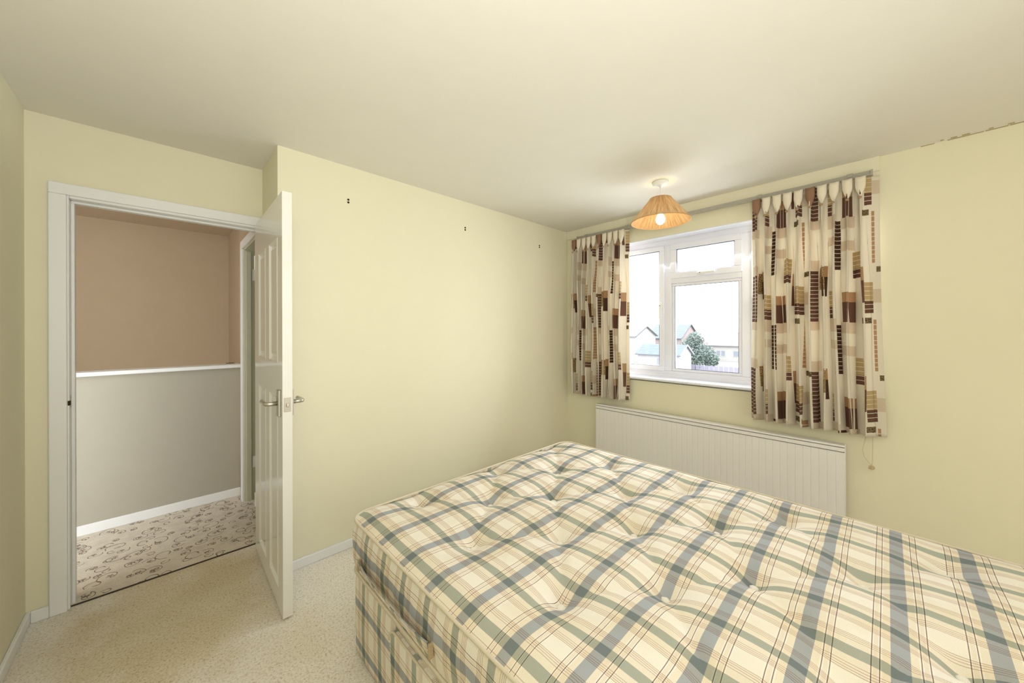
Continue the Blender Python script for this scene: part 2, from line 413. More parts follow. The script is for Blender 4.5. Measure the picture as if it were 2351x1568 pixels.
fr('strike_plate', [(-3.3665, -3.3645, D + .004, D + .03, .972, 1.03)], 'plate', .001)
fr('latch_hole', [(-3.372, -3.3635, D - .0055, D + .012, .985, 1.008)], 'darkhole', .002)

# landing
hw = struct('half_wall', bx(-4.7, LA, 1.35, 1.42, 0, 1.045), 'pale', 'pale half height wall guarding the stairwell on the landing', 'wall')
led = struct('trim_2', bx(-4.7, LA, 1.315, 1.47, 1.045, 1.073), 'white', 'white timber ledge capping the landing half wall', 'ledge', bevel=.006)
obj('chipped_filler', bx(LA - .085, LA - .03, 1.455, 1.468, 1.072, 1.078), 'crack', led, bevel=.003)
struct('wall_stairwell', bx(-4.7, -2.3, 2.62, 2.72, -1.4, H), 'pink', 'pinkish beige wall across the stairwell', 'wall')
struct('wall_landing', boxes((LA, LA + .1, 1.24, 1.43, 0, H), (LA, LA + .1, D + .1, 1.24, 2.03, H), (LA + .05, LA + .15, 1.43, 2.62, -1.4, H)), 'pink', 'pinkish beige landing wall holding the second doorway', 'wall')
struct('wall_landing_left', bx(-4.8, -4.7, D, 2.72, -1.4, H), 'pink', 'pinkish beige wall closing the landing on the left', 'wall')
struct('stairwell_floor', bx(-4.7, -2.3, 1.35, 2.72, -1.5, -1.4), 'landing', 'dark lower floor of the stairwell hidden behind the half wall', 'floor')
struct('wall_neighbour_room', boxes((LA + .1, -.9, 1.9, 2.0, 0, H), (-1.0, -.9, .1, 2.0, 0, H), (LA + .1, -.9, .1, 2.0, -.1, 0)), 'pale', 'pale walls of the dark room beyond the second door', 'wall')
ldf = tag(empty('landing_door_frame', (LA, 1.2, 0)), 'grey white door frame on the landing, half hidden behind the open door', 'door frame', kind='structure')
def lf(name, L, m='white', b=.004, parent=ldf):
    o = obj(name, boxes(*L), m, parent, bevel=b); o.matrix_parent_inverse = Matrix.Translation(-Vector((LA, 1.2, 0))); return o
lf('architrave', [(LA - .016, LA, 1.185, 1.245, .004, 1.985)]); lf('architrave', [(LA - .016, LA, D + .1, 1.245, 1.985, 2.045)])
lf('door_lining', [(LA, LA + .1, 1.175, 1.24, 0, 1.985)], 'oldpaint'); lf('door_lining', [(LA, LA + .1, D + .1, 1.24, 1.975, 2.03)], 'oldpaint')
lf('door_stop', [(LA + .012, LA + .045, 1.163, 1.175, 0, 1.963)], 'oldpaint', .002)
for z in (1.742, .26):
    hg = lf('hinge', [(LA + .052, LA + .084, 1.1715, 1.1755, z, z + .088)], 'white', .001)
    for sx, sz in ((.058, .012), (.066, .03), (.066, .056), (.058, .076)):
        s = obj('hinge_screw', lathe([(0, -.001), (.0032, -.001), (.0032, .001), (0, .001)], 8), 'darkhole', hg)
        s.location = (sx, -.0295, z + sz); s.rotation_euler = (PI / 2, 0, 0)
d2 = tag(empty('door_2', (LA + .1, 1.17, 0)), 'inner landing door standing open into the dark room beyond', 'door', kind='structure')
o = obj('door_leaf', bx(0, .74, -.045, -.005, .01, 1.965), 'oldpaint', d2, bevel=.003)

# ---------------------------------------------------------------- main door
door = tag(empty('door_1', (-2.6335, .384, 0), math.radians(-90) - .0129), 'white four panel door standing open with satin lever handles', 'door', kind='structure')
# local frame: x from hinge to free edge, y: + is far side (+x world), face seen is y=0.. thickness .04
DW, DT, Z0, Z1 = .764, .04, .012, 1.99
cols = [(.140, .352), (.456, .664)]; rows = [(.108, 1.03), (1.19, 1.795)]
bm = bmesh.new()
xs = [0, cols[0][0], cols[0][1], cols[1][0], cols[1][1], DW]; zs = [Z0, rows[0][0], rows[0][1], rows[1][0], rows[1][1], Z1]
for i in range(5):
    for j in range(5):
        if i in (1, 3) and j in (1, 3):
            box(bm, xs[i], xs[i + 1], .012, DT - .012, zs[j], zs[j + 1]); continue
        box(bm, xs[i], xs[i + 1], 0, DT, zs[j], zs[j + 1])
bmesh.ops.remove_doubles(bm, verts=bm.verts, dist=1e-5)
leaf = obj('door_leaf', bm, 'doorwhite', door)
def panel(x0, x1, z0, z1, side):
    bm = bmesh.new()
    prof = [(0, 0.0), (.004, .002), (.016, -.009), (.022, -.0095), (.026, -.0095), (.040, -.003)]
    loops = []
    for ins, dep in prof:
        y = (0 - dep) if side < 0 else (DT + dep)
        loops.append([bm.verts.new((a, y, b)) for a, b in ((x0 + ins, z0 + ins), (x1 - ins, z0 + ins), (x1 - ins, z1 - ins), (x0 + ins, z1 - ins))])
    for A, B in zip(loops, loops[1:]):
        for k in range(4): bm.faces.new((A[k], A[(k + 1) % 4], B[(k + 1) % 4], B[k]))
    bm.faces.new(loops[-1])
    return bm
for s in (-1, 1):
    for a in cols:
        for b in rows:
            p = obj('door_panel', panel(a[0], a[1], b[0], b[1], s), 'doorwhite', door)
def lever(side):
    y0 = 0 if side < 0 else DT
    n = -1 if side < 0 else 1
    hx, hz = DW - .052, 1.003
    h = obj('handle_plate', bx(hx - .022, hx + .022, y0, y0 + n * .012, hz - .062, hz + .062), 'plate', door, bevel=.003)
    pts = [(hx, y0 + n * .012, hz), (hx, y0 + n * .045, hz), (hx - .006, y0 + n * .054, hz), (hx - .02, y0 + n * .058, hz), (hx - .06, y0 + n * .058, hz), (hx - .105, y0 + n * .056, hz)]
    obj('lever', tb(pts, .0098, 14), 'steel', h, smooth=True)
    for dz in (.048, -.048):
        s = obj('screw', lathe([(0, 0), (.004, 0), (.003, .002), (0, .002)], 10), 'steel', h); s.location = (hx, y0 + n * .012, hz + dz); s.rotation_euler = (-n * PI / 2, 0, 0)
lever(-1); lever(1)
lp = obj('latch_plate', bx(DW - .0005, DW + .002, .006, .034, .967, 1.033), 'plate', door, bevel=.0008)
obj('latch_bolt', bx(DW, DW + .011, .014, .026, .99, 1.008), 'steel', lp, bevel=.003)
for z in (.26, 1.72):
    obj('hinge', tb([(-.006, .002, z), (-.006, .002, z + .085)], .006, 10), 'white', door)

# ---------------------------------------------------------------- window
win = tag(empty('window_1', (.13, (Y0 + Y1) / 2, ZS)), 'white plastic three part window with a small top light', 'window', kind='structure')
INV = Matrix.Translation(-Vector((.13, (Y0 + Y1) / 2, ZS)))
def wf(name, bm, m='upvc', bevel=.004, parent=win):
    o = obj(name, bm, m, parent, bevel=bevel)
    if parent is win: o.matrix_parent_inverse = INV
    return o
FX0, FX1 = .135, .21
ML, MR = (-1.018, -.955), (-1.612, -1.547)      # mullions
ZB, ZH = .985, 2.078                             # bottom rail top, head bottom
bm = boxes((FX0, FX1, Y0, Y1, ZH, ZT), (FX0, FX1, Y0, Y1, ZS, ZB), (FX0 - .012, FX1, Y0, Y1, ZS, ZS + .03),
           (FX0, FX1, Y1 - .05, Y1, ZB, ZH), (FX0, FX1, Y0, Y0 + .05, ZB, ZH),
           (FX0, FX1, ML[0], ML[1], ZB, ZH), (FX0, FX1, MR[0], MR[1], ZB, ZH), (FX0, FX1, MR[1], ML[0], 1.742, 1.79))
wf('window_frame', bm)
def sash(y0, y1, z0, z1, w, x0=.122, x1=.185, name='sash'):
    y0, y1 = sorted((y0, y1))
    s = wf(name, boxes((x0, x1, y0, y1, z0, z0 + w), (x0, x1, y0, y1, z1 - w, z1), (x0, x1, y0, y0 + w, z0 + w, z1 - w), (x0, x1, y1 - w, y1, z0 + w, z1 - w)))
    g = .0035
    wf('gasket', boxes((x0 + .006, x0 + .012, y0 + w, y1 - w, z0 + w, z0 + w + g), (x0 + .006, x0 + .012, y0 + w, y1 - w, z1 - w - g, z1 - w),
                       (x0 + .006, x0 + .012, y0 + w, y0 + w + g, z0 + w, z1 - w), (x0 + .006, x0 + .012, y1 - w - g, y1 - w, z0 + w, z1 - w)), 'gasket', 0, s)
    wf('pane', bx(x0 + .03, x0 + .034, y0 + w, y1 - w, z0 + w, z1 - w), 'glass', 0, s)
    return s
s1 = sash(ML[1] - .002, Y1 - .05, ZB - .004, ZH + .004, .042)
s2 = sash(MR[1] - .004, ML[0] + .004, 1.785, ZH + .004, .05)
s3 = sash(Y0 + .05, MR[0] + .002, ZB - .004, ZH + .004, .042)
s4 = sash(MR[1], ML[0], ZB, 1.742, .022, .142, .19, 'glazing_bead')
def whandle(parent, y, z, hor):
    b = wf('window_handle', boxes((.108, .122, y - .012, y + .012, z - .03, z + .03)) if not hor else boxes((.108, .122, y - .03, y + .03, z - .011, z + .011)), 'plastic', .004, parent)
    if hor: L = boxes((.092, .108, y - .11, y + .012, z - .009, z + .009))
    else: L = boxes((.092, .108, y - .009, y + .009, z - .11, z + .012))
    wf('handle_lever', L, 'plastic', .005, b)
    wf('keyhole', boxes((.0905, .0925, y - .003, y + .003, z - .003, z + .003)), 'gasket', 0, b)
whandle(s1, ML[1] + .022, 1.555, False); whandle(s3, MR[0] - .022, 1.555, False); whandle(s2, -1.262, 1.808, True)
struct('window_sill', bx(-.032, .14, -2.27, -.30, ZS - .018, ZS + .004), 'upvc', 'white window board below the window with a rounded front edge', 'sill', bevel=.008)

# ---------------------------------------------------------------- radiator
rad = tag(empty('radiator', (0, -1.268, .12)), 'long off white fluted panel radiator mounted below the window', 'radiator')
RINV = Matrix.Translation(-Vector((0, -1.268, .12)))
def rf(name, bm, m='rad', parent=rad, **k):
    o = obj(name, bm, m, parent, **k)
    if parent is rad: o.matrix_parent_inverse = RINV
    return o
RA, RB, RT = -2.136, -.400, .645
bm = bmesh.new()
# fluted front skin
ys = []
n = 44; pitch = (RB - RA) / n
for i in range(n):
    y = RA + i * pitch
    ys += [(y, -.0880), (y + .002, -.090), (y + pitch - .002, -.090)]
ys.append((RB, -.0880))
zz = [.13, .60]
vr = [[bm.verts.new((x, y, z)) for y, x in ys] for z in zz]
for k in range(len(ys) - 1): bm.faces.new((vr[0][k], vr[0][k + 1], vr[1][k + 1], vr[1][k]))
box(bm, -.084, -.045, RA, RB, .12, .60)
rf('front_panel', bm)
rf('top_rail', bx(-.0915, -.045, RA, RB, .604, .628), bevel=.003)
tg = rf('top_cap', bx(-.094, -.035, RA - .003, RB + .003, .632, RT), bevel=.004)
rf('end_cover', bx(-.0885, -.035, RA - .004, RA, .12, .632), bevel=.001)
rf('end_cover', bx(-.0885, -.035, RB, RB + .004, .12, .632), bevel=.001)
for y in (RA + .25, RB - .25): rf('wall_bracket', bx(-.045, 0, y - .015, y + .015, .2, .55))

# ---------------------------------------------------------------- curtain rail, curtains, pull cord
rail = tag(empty('curtain_rail', (-.04, -1.2, 2.263)), 'grey cream curtain track fixed below the batten over the window', 'curtain rail')
o = obj('track', boxes((-.016, .008, -1.05, 1.03, -.013, .013), (-.02, -.012, -1.05, 1.03, -.016, -.008)), 'rail', rail, bevel=.002)
for y in (-.96, -.5, -.0, .5, .93): obj('track_bracket', bx(-.019, .04, y - .014, y + .014, -.004, .018), 'rail', rail, bevel=.002)
obj('end_stop', bx(-.022, .01, -1.058, -1.048, -.018, .015), 'rail', rail); obj('end_stop', bx(-.022, .01, 1.03, 1.04, -.018, .015), 'rail', rail)

def curtain(name, ya, yb, N, ztop, zbot, cloth, u0, v0, flat, label, seed, spread=0.0):
    """ya..yb: y at top from the first to the last edge (ya > yb). flat: fraction of the last edge hanging flat near the wall."""
    rnd = random.Random(seed)
    S, Tn = N * 26, 80
    ph = [rnd.uniform(-.5, .5) for _ in range(N + 3)]; am = [rnd.uniform(.75, 1.2) for _ in range(N + 3)]
    def lerp_l(L, x):
        i = int(x); f = x - i; f = f * f * (3 - 2 * f)
        return L[min(i, len(L) - 1)] * (1 - f) + L[min(i + 1, len(L) - 1)] * f
    zp = ztop - .118
    bm = bmesh.new(); uvl = bm.loops.layers.uv.new('UVMap'); V = []; UV = {}
    for j in range(Tn + 1):
        g = (j / Tn) ** 1.15
        z = ztop - (ztop - zbot) * g
        row = []
        t = min(1, max(0, (zp - z) / .5)); tt = t * t * (3 - 2 * t)      # 0 at pinch, 1 well below
        hd = max(0, min(1, (z - zp) / (ztop - zp)))                      # 1 at top edge
        for i in range(S + 1):
            s = i / S
            q = min(s / (1 - flat), 1) if flat else s
            th = q * N                                                   # pinch at th = k+.5
            wv = .16 * tt * lerp_l(ph, q * N) + .10 * tt * math.sin(3.1 * z + 2.2 * q * N + seed)
            c = .5 - .5 * math.cos(2 * PI * (th + wv))                   # 1 at the pinch
            k = 1.0 + 4.5 * (1 - tt) * (1 - hd) + .1 * tt
            A = (.030 * hd + .046 * (1 - hd) * (1 - tt) + .082 * tt * lerp_l(am, q * N))
            if hd > 0:   # header: tongues between narrow triple pleats
                c2 = abs(math.sin(PI * th)) ** 1.4
                hh = hd ** .7; prof = c2 * (1 - .22 * (abs(math.cos(3 * PI * th)) < .25)) * hh + (c ** 5.5) * (1 - hh)
            else: prof = c ** k
            om = -.20 * math.sin(2 * PI * 2 * (th + wv)) * tt / N
            x = -.058 - A * (prof - .25 * tt) - .006 * tt * math.sin(7 * z + 5 * q)
            sq = q
            if flat and s > 1 - flat:
                f = (s - (1 - flat)) / flat
                x = x * (1 - f) + (-.035) * f
            y = ya + (yb - ya) * (q * (1 - flat * .9) + (max(0, s - (1 - flat)) / flat * flat * .9 if flat else 0) + (om * (1 if q < 1 else 0)) * (1 - flat))
            y += -spread * s * g * g
            zz_ = z + .004 * math.sin(q * N * 2 * PI) * g - (.012 * prof * tt if j == Tn else 0) * 0
            v = bm.verts.new((x, y, zz_)); UV[v] = (u0 + s * cloth, v0 + z); row.append(v)
        V.append(row)
    for j in range(Tn):
        for i in range(S):
            f = bm.faces.new((V[j][i], V[j + 1][i], V[j + 1][i + 1], V[j][i + 1]))
            for l in f.loops: l[uvl].uv = UV[l.vert]
    root = tag(empty(name, (-.05, (ya + yb) / 2, ztop)), label, 'curtain', 'block print curtains at the window')
    inv = Matrix.Translation(-Vector((-.05, (ya + yb) / 2, ztop)))
    c = obj('fabric', bm, 'curtain', root, smooth=True); c.matrix_parent_inverse = inv
    so = c.modifiers.new('thick', 'SOLIDIFY'); so.thickness = .0015
    for kx in range(N):
        q = (kx + .5) / N
        y = ya + (yb - ya) * q * (1 - flat * .9)
        bmt = bmesh.new(); bmesh.ops.create_icosphere(bmt, subdivisions=2, radius=.0085)
        for vv in bmt.verts: vv.co.x *= .7
        bg_ = bmesh.new(); wt = abs(yb - ya) / N * (1 - flat * .9)
        gr = []
        for a_ in range(9):
            f = a_ / 8; zg = ztop + .002 - (.120 * f); wd_ = wt * (.43 - .02 * f - .33 * max(0, (f - .45) / .55) ** 1.5); dp = .030 * (1 - .35 * f)
            gr.append([bg_.verts.new((-.066 - dp * math.sin(PI * b_ / 10) ** .7 - .012 * f, y - math.cos(PI * b_ / 10) * wd_ + .004 * f * math.sin(kx * 2.1), zg + .004 * math.cos(PI * b_ / 5))) for b_ in range(11)])
        for A_, B_ in zip(gr, gr[1:]):
            for b_ in range(10): bg_.faces.new((A_[b_], A_[b_ + 1], B_[b_ + 1], B_[b_]))
        gp = obj('goblet_pleat', bg_, 'plain' if kx not in (0, 5) else 'brownprint', root, smooth=True); gp.matrix_parent_inverse = inv
        so2 = gp.modifiers.new('thick', 'SOLIDIFY'); so2.thickness = .002
        kn = obj('pleat_button', bmt, 'knot', root, smooth=True); kn.location = (-.104, y + .004 * math.sin(kx * 2.1), zp - .006)
        kn.matrix_parent_inverse = inv
        hk = obj('rail_hook', bx(-.062, -.048, y - .003, y + .003, ztop - .03, ztop + .004), 'plastic', root); hk.matrix_parent_inverse = inv
    return root
M['plain'] = paint('plain_cream_curtain_cloth', (236, 226, 206), .9, .02, .1)
M['brownprint'] = paint('brown_printed_curtain_cloth', (150, 116, 92), .9, .05, .1)
M['knot'] = paint('tan_fabric_button', (176, 146, 112), .9, .05, .2)
curtain('curtain', -.112, -.716, 10, 2.241, .715, 1.46, .05, .02, .05, 'narrower looking printed curtain at the window, nearest the far corner', 3)
curtain('curtain', -1.658, -2.285, 10, 2.241, .722, 1.62, .0, -.01, .09, 'printed pleated curtain right of the window, above the pull cord', 11, .03)

pc = tag(empty('pull_cord', (-.03, -2.25, .70)), 'thin cream curtain cord with a bundled knot hanging below the curtain on the right', 'cord')
obj('cord', tb([(0, -.008, .3), (0, -.006, .02), (-.002, -.004, -.14), (-.002, -.001, -.158)], .0013, 6), 'string', pc)
obj('cord', tb([(0, .022, .3), (0, .02, .03), (0, .03, -.03), (0, .038, -.075), (-.001, .03, -.115), (-.002, .01, -.145), (-.003, 0, -.158)], .0013, 6), 'string', pc)
bm = bmesh.new()
rk = random.Random(5)
for k in range(9):
    ax = Vector((rk.uniform(-1, 1), rk.uniform(-1, 1), rk.uniform(-1, 1))).normalized(); a = ax.orthogonal().normalized(); b = ax.cross(a)
    R_ = rk.uniform(.008, .0135)
    tube(bm, [Vector((-.012, 0, -.169)) + (a * math.cos(q) + b * math.sin(q)) * R_ + ax * .004 * math.sin(2 * q) for q in [2 * PI * i / 14 for i in range(14)]], .0017, 6, True)
obj('knotted_bundle', bm, 'string', pc, smooth=True)

# ---------------------------------------------------------------- bed: divan base and mattress
BX0, BX1, BY1, BY0 = -2.462, -.975, -.725, -2.72     # BY1 = foot end nearest the back wall
def rrect(x0, x1, y0, y1, r, n=8, step=.02):
    """closed outline, counter clockwise, with cumulative arc length starting on the x0 side"""
    pts = []
    def line(a, b):
        L = math.dist(a, b); m = max(1, int(L / step))
        for i in range(m): pts.append((a[0] + (b[0] - a[0]) * i / m, a[1] + (b[1] - a[1]) * i / m))
    def arc(cx, cy, a0):
        for i in range(n): 
            a = a0 + PI / 2 * i / n; pts.append((cx + r * math.cos(a), cy + r * math.sin(a)))
    line((x0, y1 - r), (x0, y0 + r)); arc(x0 + r, y0 + r, PI)
    line((x0 + r, y0), (x1 - r, y0)); arc(x1 - r, y0 + r, 1.5 * PI)
    line((x1, y0 + r), (x1, y1 - r)); arc(x1 - r, y1 - r, 0)
    line((x1 - r, y1), (x0 + r, y1)); arc(x0 + r, y1 - r, PI / 2)
    return pts
def skirt(out, zl, uoff, vfun, bulge, quilt=0):
    """wall of fabric around an outline; u runs along the outline, v is height"""
    bm = bmesh.new(); uvl = bm.loops.layers.uv.new('UVMap')
    n = len(out); arc = [0]
    for i in range(n): arc.append(arc[-1] + math.dist(out[i], out[(i + 1) % n]))
    rows = []
    for z in zl:
        row = []
        for i in range(n):
            p, a, b = out[i], out[i - 1], out[(i + 1) % n]
            t = Vector((b[0] - a[0], b[1] - a[1], 0)).normalized(); nn = Vector((-t.y, t.x, 0)) * -1
            nn = Vector((t.y, -t.x, 0))
            f = (z - zl[0]) / (zl[-1] - zl[0])
            h = bulge * math.sin(PI * f) ** .6
            if quilt:
                s = arc[i]; w1 = abs(math.sin(PI * (s / .11 + (z - zl[0]) / .11))); w2 = abs(math.sin(PI * (s / .11 - (z - zl[0]) / .11)))
                h += quilt * (w1 * w2) ** .5 * math.sin(PI * f)
            h += .003 * noise.noise(Vector((arc[i] * 6, z * 9, 0)))
            row.append(bm.verts.new((p[0] + nn.x * h, p[1] + nn.y * h, z)))
        rows.append(row)
    for j in range(len(zl) - 1):
        for i in range(n):
            k = (i + 1) % n
            f = bm.faces.new((rows[j][i], rows[j][k], rows[j + 1][k], rows[j + 1][i]))
            for l, (ui, zi) in zip(f.loops, ((i, j), (i + 1, j), (i + 1, j + 1), (i, j + 1))):
                l[uvl].uv = (uoff + arc[ui], vfun(zl[zi]))
    return bm, rows
def linsp(a, b, n): return [a + (b - a) * i / (n - 1) for i in range(n)]
mat = tag(empty('mattress', (-1.72, -1.72, .345)), 'cream mattress with blue green plaid ticking and white tufts on the divan', 'mattress')
MI = Matrix.Translation(-Vector((-1.72, -1.72, .345)))
def mf(name, bm, m='plaid', parent=mat, inv=MI, **k):
    o = obj(name, bm, m, parent, **k)
    if inv is not None: o.matrix_parent_inverse = inv
    return o
out = rrect(BX0, BX1, BY0, BY1, .075)
# phase: a green stripe at y = -.767 on the x0 side; arc there = (BY1-.075) - y
arc0 = (BY1 - .075) + .767
bm, _ = skirt(out, linsp(.352, .552, 15), -arc0, lambda z: z - .465, .012, .006)
mf('border', bm, smooth=True)
TUFTS = []
rt = random.Random(2)
for c in range(6):
    x = -2.193 + .2545 * c
    if x > BX1 - .12: break
    off = {0: -.818, 1: -1.022, 2: -.782, 3: -1.015, 4: -.79, 5: -1.0}[c]
    j = 0
    while off - .414 * j > BY0 + .1:
        TUFTS.append((x + rt.uniform(-.006, .006), off - .414 * j + rt.uniform(-.006, .006))); j += 1
def seg_d(px, py, a, b):
    vx, vy = b[0] - a[0], b[1] - a[1]; t = ((px - a[0]) * vx + (py - a[1]) * vy) / (vx * vx + vy * vy)
    t = max(0, min(1, t)); return math.hypot(px - a[0] - t * vx, py - a[1] - t * vy)
SEGS = [(a, b) for i, a in enumerate(TUFTS) for b in TUFTS[i + 1:] if .2 < math.dist(a, b) < .40]
def top_z(x, y):
    e = min(x - BX0, BX1 - x, y - BY0, BY1 - y)
    cx = max(0, .09 - (x - BX0)) if x < -1.7 else max(0, .09 - (BX1 - x)); cy = max(0, .09 - (BY1 - y)) if y > -1.7 else max(0, .09 - (y - BY0))
    ee = .09 - math.hypot(cx, cy) if (cx or cy) else .09
    ee = max(0, min(ee, e, .09)) / .09
    z = .552 + .024 * math.sin(ee * PI / 2)
    dip = 0
    for t in TUFTS:
        r = math.hypot(x - t[0], y - t[1])
        if r < .26: dip = max(dip, .058 * math.exp(-(r / .062) ** 1.15))
    cr = 0
    for a, b in SEGS:
        if abs(x - (a[0] + b[0]) / 2) > .3 or abs(y - (a[1] + b[1]) / 2) > .35: continue
        cr = max(cr, .015 * math.exp(-(seg_d(x, y, a, b) / .028) ** 1.5))
    z -= max(dip, cr) + .35 * min(dip, cr)
    z += .004 * noise.noise(Vector((x * 5, y * 5, 1))) + .0015 * noise.noise(Vector((x * 22, y * 22, 4)))
    return z
bm = bmesh.new(); uvl = bm.loops.layers.uv.new('UVMap')
st = .011; nx = int((BX1 - BX0) / st); ny = int((BY1 - BY0) / st); rc = .075
def clampc(x, y):   # round the corners in plan
    for cx, cy, sx, sy in ((BX0 + rc, BY1 - rc, -1, 1), (BX0 + rc, BY0 + rc, -1, -1), (BX1 - rc, BY1 - rc, 1, 1), (BX1 - rc, BY0 + rc, 1, -1)):
        if (x - cx) * sx > 0 and (y - cy) * sy > 0:
            dx_, dy_ = x - cx, y - cy; m = max(abs(dx_), abs(dy_)); L = math.hypot(dx_, dy_)
            return cx + dx_ * m / L, cy + dy_ * m / L
    return x, y
G = []
for j in range(ny + 1):
    row = []
    for i in range(nx + 1):
        x, y = clampc(BX0 + (BX1 - BX0) * i / nx, BY0 + (BY1 - BY0) * j / ny)
        row.append(bm.verts.new((x, y, top_z(x, y))))
    G.append(row)
for j in range(ny):
    for i in range(nx):
        f = bm.faces.new((G[j][i], G[j][i + 1], G[j + 1][i + 1], G[j + 1][i]))
        for l in f.loops: l[uvl].uv = (l.vert.co.x + 2.423, l.vert.co.y + .846)
mf('top_panel', bm, smooth=True)
o2 = rrect(BX0 - .004, BX1 + .004, BY0 - .004, BY1 + .004, .078)
mf('piping', tb([(x, y, .553) for x, y in o2], .0048, 8, True), 'piping', smooth=True)
mf('piping', tb([(x, y, .350) for x, y in o2], .0055, 8, True), 'piping', smooth=True)
for (x, y) in TUFTS:
    bmt = bmesh.new()
    bmesh.ops.create_icosphere(bmt, subdivisions=2, radius=.0145)
    for v in bmt.verts:
        v.co *= 1 + .22 * noise.noise(v.co * 260 + Vector((x * 9, y * 9, 0))); v.co.z *= .5
    t_ = mf('tuft', bmt, 'tuft', smooth=True); t_.location = (x, y, top_z(x, y) + .007)
# side handle strip on the near border
bm = bmesh.new(); uvl = bm.loops.layers.uv.new('UVMap')
hy0, hy1 = -.88, -1.40; n = 40; rowsH = []
for k in range(n + 1):
    f = k / n; y = hy0 + (hy1 - hy0) * f; e = math.sin(PI * min(1, max(0, f))) 
    lift = .017 + .016 * e ** .8; top = .452 - .004 * e
    rowsH.append([(BX0 - .0145 - lift * .25, y, .398), (BX0 - .0175 - lift * .6, y, .418), (BX0 - .0175 - lift, y, top), (BX0 - .0145 - lift, y, top + .002), (BX0 - .013 - lift * .5, y, .42)])
VH = [[bm.verts.new(p) for p in r] for r in rowsH]
for A, B in zip(VH, VH[1:]):
    for k in range(5):
        f = bm.faces.new((A[k], B[k], B[(k + 1) % 5], A[(k + 1) % 5]))
        for l in f.loops: l[uvl].uv = (-(l.vert.co.y + .767), l.vert.co.z - .465)
bm.faces.new(VH[0]); bm.faces.new(VH[-1])
mf('side_handle', bm, smooth=False)
for y in (hy0 + .004, hy1 - .004):
    mf('handle_stitching', bx(BX0 - .031, BX0 - .016, y - .004, y + .004, .402, .446), 'stitch', bevel=.002)

base = tag(empty('divan_base', (-1.72, -1.72, 0)), 'plaid covered divan base with a drawer standing on the carpet', 'bed base')
BI = Matrix.Translation(-Vector((-1.72, -1.72, 0)))
outb = rrect(BX0 + .004, BX1 - .004, BY0 + .004, BY1 - .004, .05)
arcb = (BY1 - .004 - .05) + .853
bm, rows_ = skirt(outb, linsp(.012, .338, 12), -arcb, lambda z: z - .218, .003)
# close the top
mf('upholstery', bm, parent=base, inv=BI, smooth=True)
mf('base_deck', bx(BX0 + .03, BX1 - .03, BY0 + .03, BY1 - .03, .015, .34), 'piping', parent=base, inv=BI)
o3 = rrect(BX0 + .001, BX1 - .001, BY0 + .001, BY1 - .001, .053)
mf('piping', tb([(x, y, .336) for x, y in o3], .005, 8, True), 'darkpiping' if 'darkpiping' in M else 'piping', parent=base, inv=BI, smooth=True)
# drawer front, standing slightly proud with a cream piped top edge
bm = bmesh.new(); uvl = bm.loops.layers.uv.new('UVMap')
dy0, dy1, dz0, dz1 = -1.115, -1.86, .045, .318
outl = []
r = .045
for (cy, cz, a0) in ((dy0 - r, dz1 - r, 0), (dy1 + r, dz1 - r, PI / 2), (dy1 + r, dz0 + r * .4, PI), (dy0 - r, dz0 + r * .4, 1.5 * PI)):
    rr = r if cz > .2 else r * .4
    for k in range(7):
        a = a0 + PI / 2 * k / 6; outl.append((cy + rr * math.cos(a), cz + rr * math.sin(a)))
A = [bm.verts.new((BX0 + .002, y, z)) for y, z in outl]; B = [bm.verts.new((BX0 - .013, (y - (dy0 + dy1) / 2) * .992 + (dy0 + dy1) / 2, z)) for y, z in outl]
for k in range(len(outl)): bm.faces.new((A[k], A[(k + 1) % len(outl)], B[(k + 1) % len(outl)], B[k]))
bm.faces.new(B)
for f in bm.faces:
    for l in f.loops: l[uvl].uv = (-(l.vert.co.y + .845), l.vert.co.z - .215)
dr = mf('drawer', bm, parent=base, inv=BI)
dp = obj('drawer_piping', tb([(BX0 - .013, y, z) for y, z in outl if z > .2][::1], .004, 8), 'piping', dr, smooth=True)
for (x, y) in ((BX0 + .1, BY1 - .1), (BX1 - .1, BY1 - .1), (BX0 + .1, BY0 + .1), (BX1 - .1, BY0 + .1)):
    mf('glide', lathe([(0, 0), (.02, 0), (.024, .014), (0, .014)], 12, c=(x, y, 0)), 'dark', parent=base, inv=BI)

# loose sliver lying on the mattress
sx, sy = -2.052, -2.262
tag(obj('loose_thread', tb([(sx, sy + .0, top_z(sx, sy) + .004), (sx + .004, sy - .02, top_z(sx + .004, sy - .02) + .006), (sx - .004, sy - .045, top_z(sx - .004, sy - .045) + .004)], .0024, 6, rads=[.0012, .0028, .0016]), 'plate'),
    'small silvery sliver lying loose on the mattress', 'thread')

